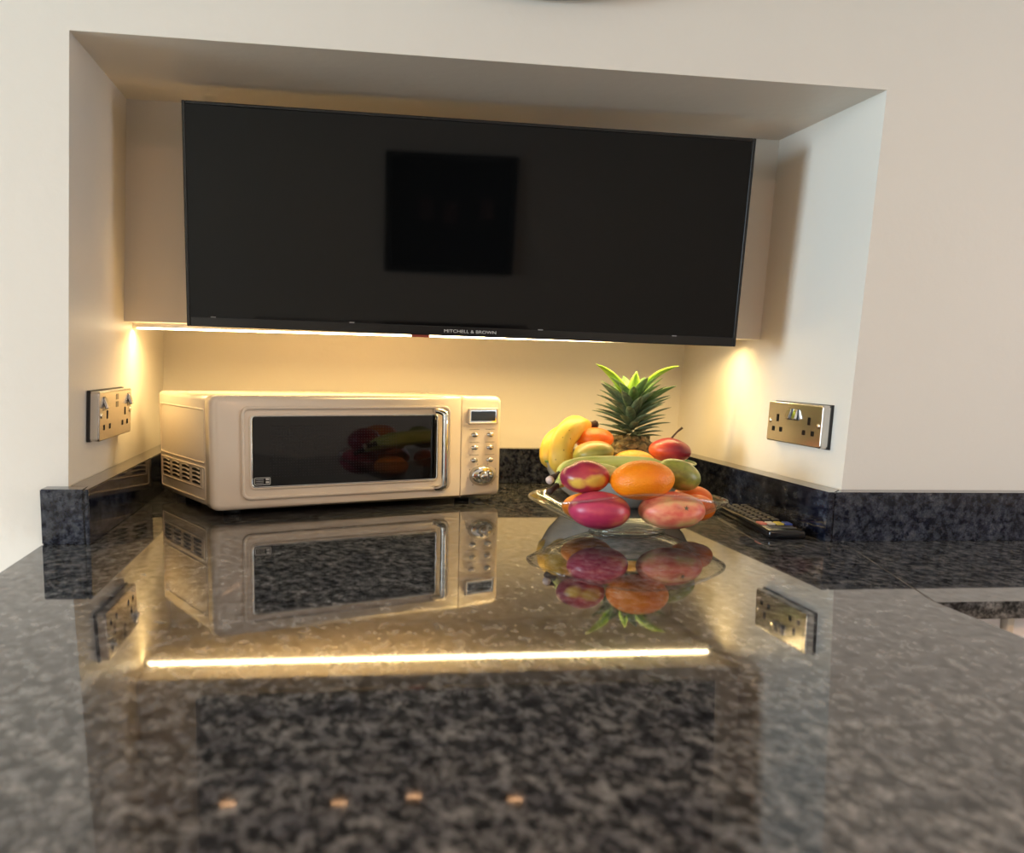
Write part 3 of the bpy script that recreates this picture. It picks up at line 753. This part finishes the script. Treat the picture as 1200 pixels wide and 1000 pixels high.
leaf(rad(-120), ztp - .026, .042, .0110, 66, 56, L_dark, .006)

# ------------------------------------------------------------------ wall clock above the alcove
ck = thing('wall_clock', 'grey rimmed round wall clock above the alcove, only its lower edge in view', 'clock', (.563, -.0250, .759))
def disc2(prof, m, name, parent):
    b = lathe(prof, 64, .20, .11); bmesh.ops.rotate(b, verts=b.verts, matrix=Matrix.Rotation(pi / 2, 3, 'X')); return obj(name, b, m, parent, True)
disc2([(0, 0), (1, 0), (1.0, .02), (.96, .028), (.9, .02), (0, .02)], M_grey, 'case', ck)
disc2([(0, .021), (.9, .0205), (.9, .018)], M_white, 'face', ck)
obj('hour_hand', B(-.006, .006, -.026, -.024, -.01, .05), M_blackm, ck); obj('minute_hand', B(-.01, .14, -.029, -.027, -.004, .004), M_blackm, ck)
# ------------------------------------------------------------------ ceiling downlights
def downlight(x, y, label, power, col=(1, .70, .42)):
    d = thing('ceiling_downlight', label, 'light', (x, y, CE), group='ceiling downlights')
    obj('trim_ring', lathe([(.030, 0), (.045, 0), (.046, -.004), (.040, -.007), (.030, -.003), (.030, 0)], 28), M_chrome, d, True)
    tag(obj('lamp', lathe([(0, -.0035), (.029, -.0035), (.0295, -.001)], 24), M_lamp, d), 'glowing lamp')
    l = bpy.data.lights.new('downlight_beam', 'SPOT'); l.energy = power; l.color = col; l.spot_size = rad(125); l.spot_blend = .8; l.shadow_soft_size = .03
    o = bpy.data.objects.new('downlight_beam', l); COL.objects.link(o); o.parent = d; o.location = (0, 0, -.012)
ORD = ('first', 'second', 'third', 'fourth')
for i, (x, y) in enumerate(((-.12, -1.87), (.26, -1.84), (.52, -1.90), (.87, -1.82))):
    downlight(x, y, 'warm ceiling downlight, %s from the left in the row mirrored in the worktop' % ORD[i], 12)
downlight(2.1, -1.9, 'added warm fill downlight in the ceiling far to the right', 9)  # fill lamp beyond the mirrored row, added for more illumination
downlight(-1.4, -1.9, 'added warm fill downlight in the ceiling far to the left', 3)  # weaker added fill lamp on the left
# ------------------------------------------------------------------ picture on the rear wall, mirrored in the screen
pc = thing('framed_picture', 'square black framed picture on the opposite wall, dimly mirrored in the television', 'picture', (.74, Y0 + .002, .02))
bm = rframe(-.32, .32, 0, .56, .03, 0, .03, .004, 2); obj('frame', bm, M_black, pc)
M_art = mat('dark_artwork', (.006, .006, .007), .5, spec=.2)
art = obj('artwork', B(-.29, .29, .004, .015, .03, .53), M_art, pc)
M_art2 = mat('dim_pink_paint', (.10, .05, .05), .6)
for x, z in ((-.12, .30), (.0, .29), (.18, .31)):
    obj('painted_patch', B(x - .035, x + .035, .014, .0165, z - .05, z + .05), M_art2, art)
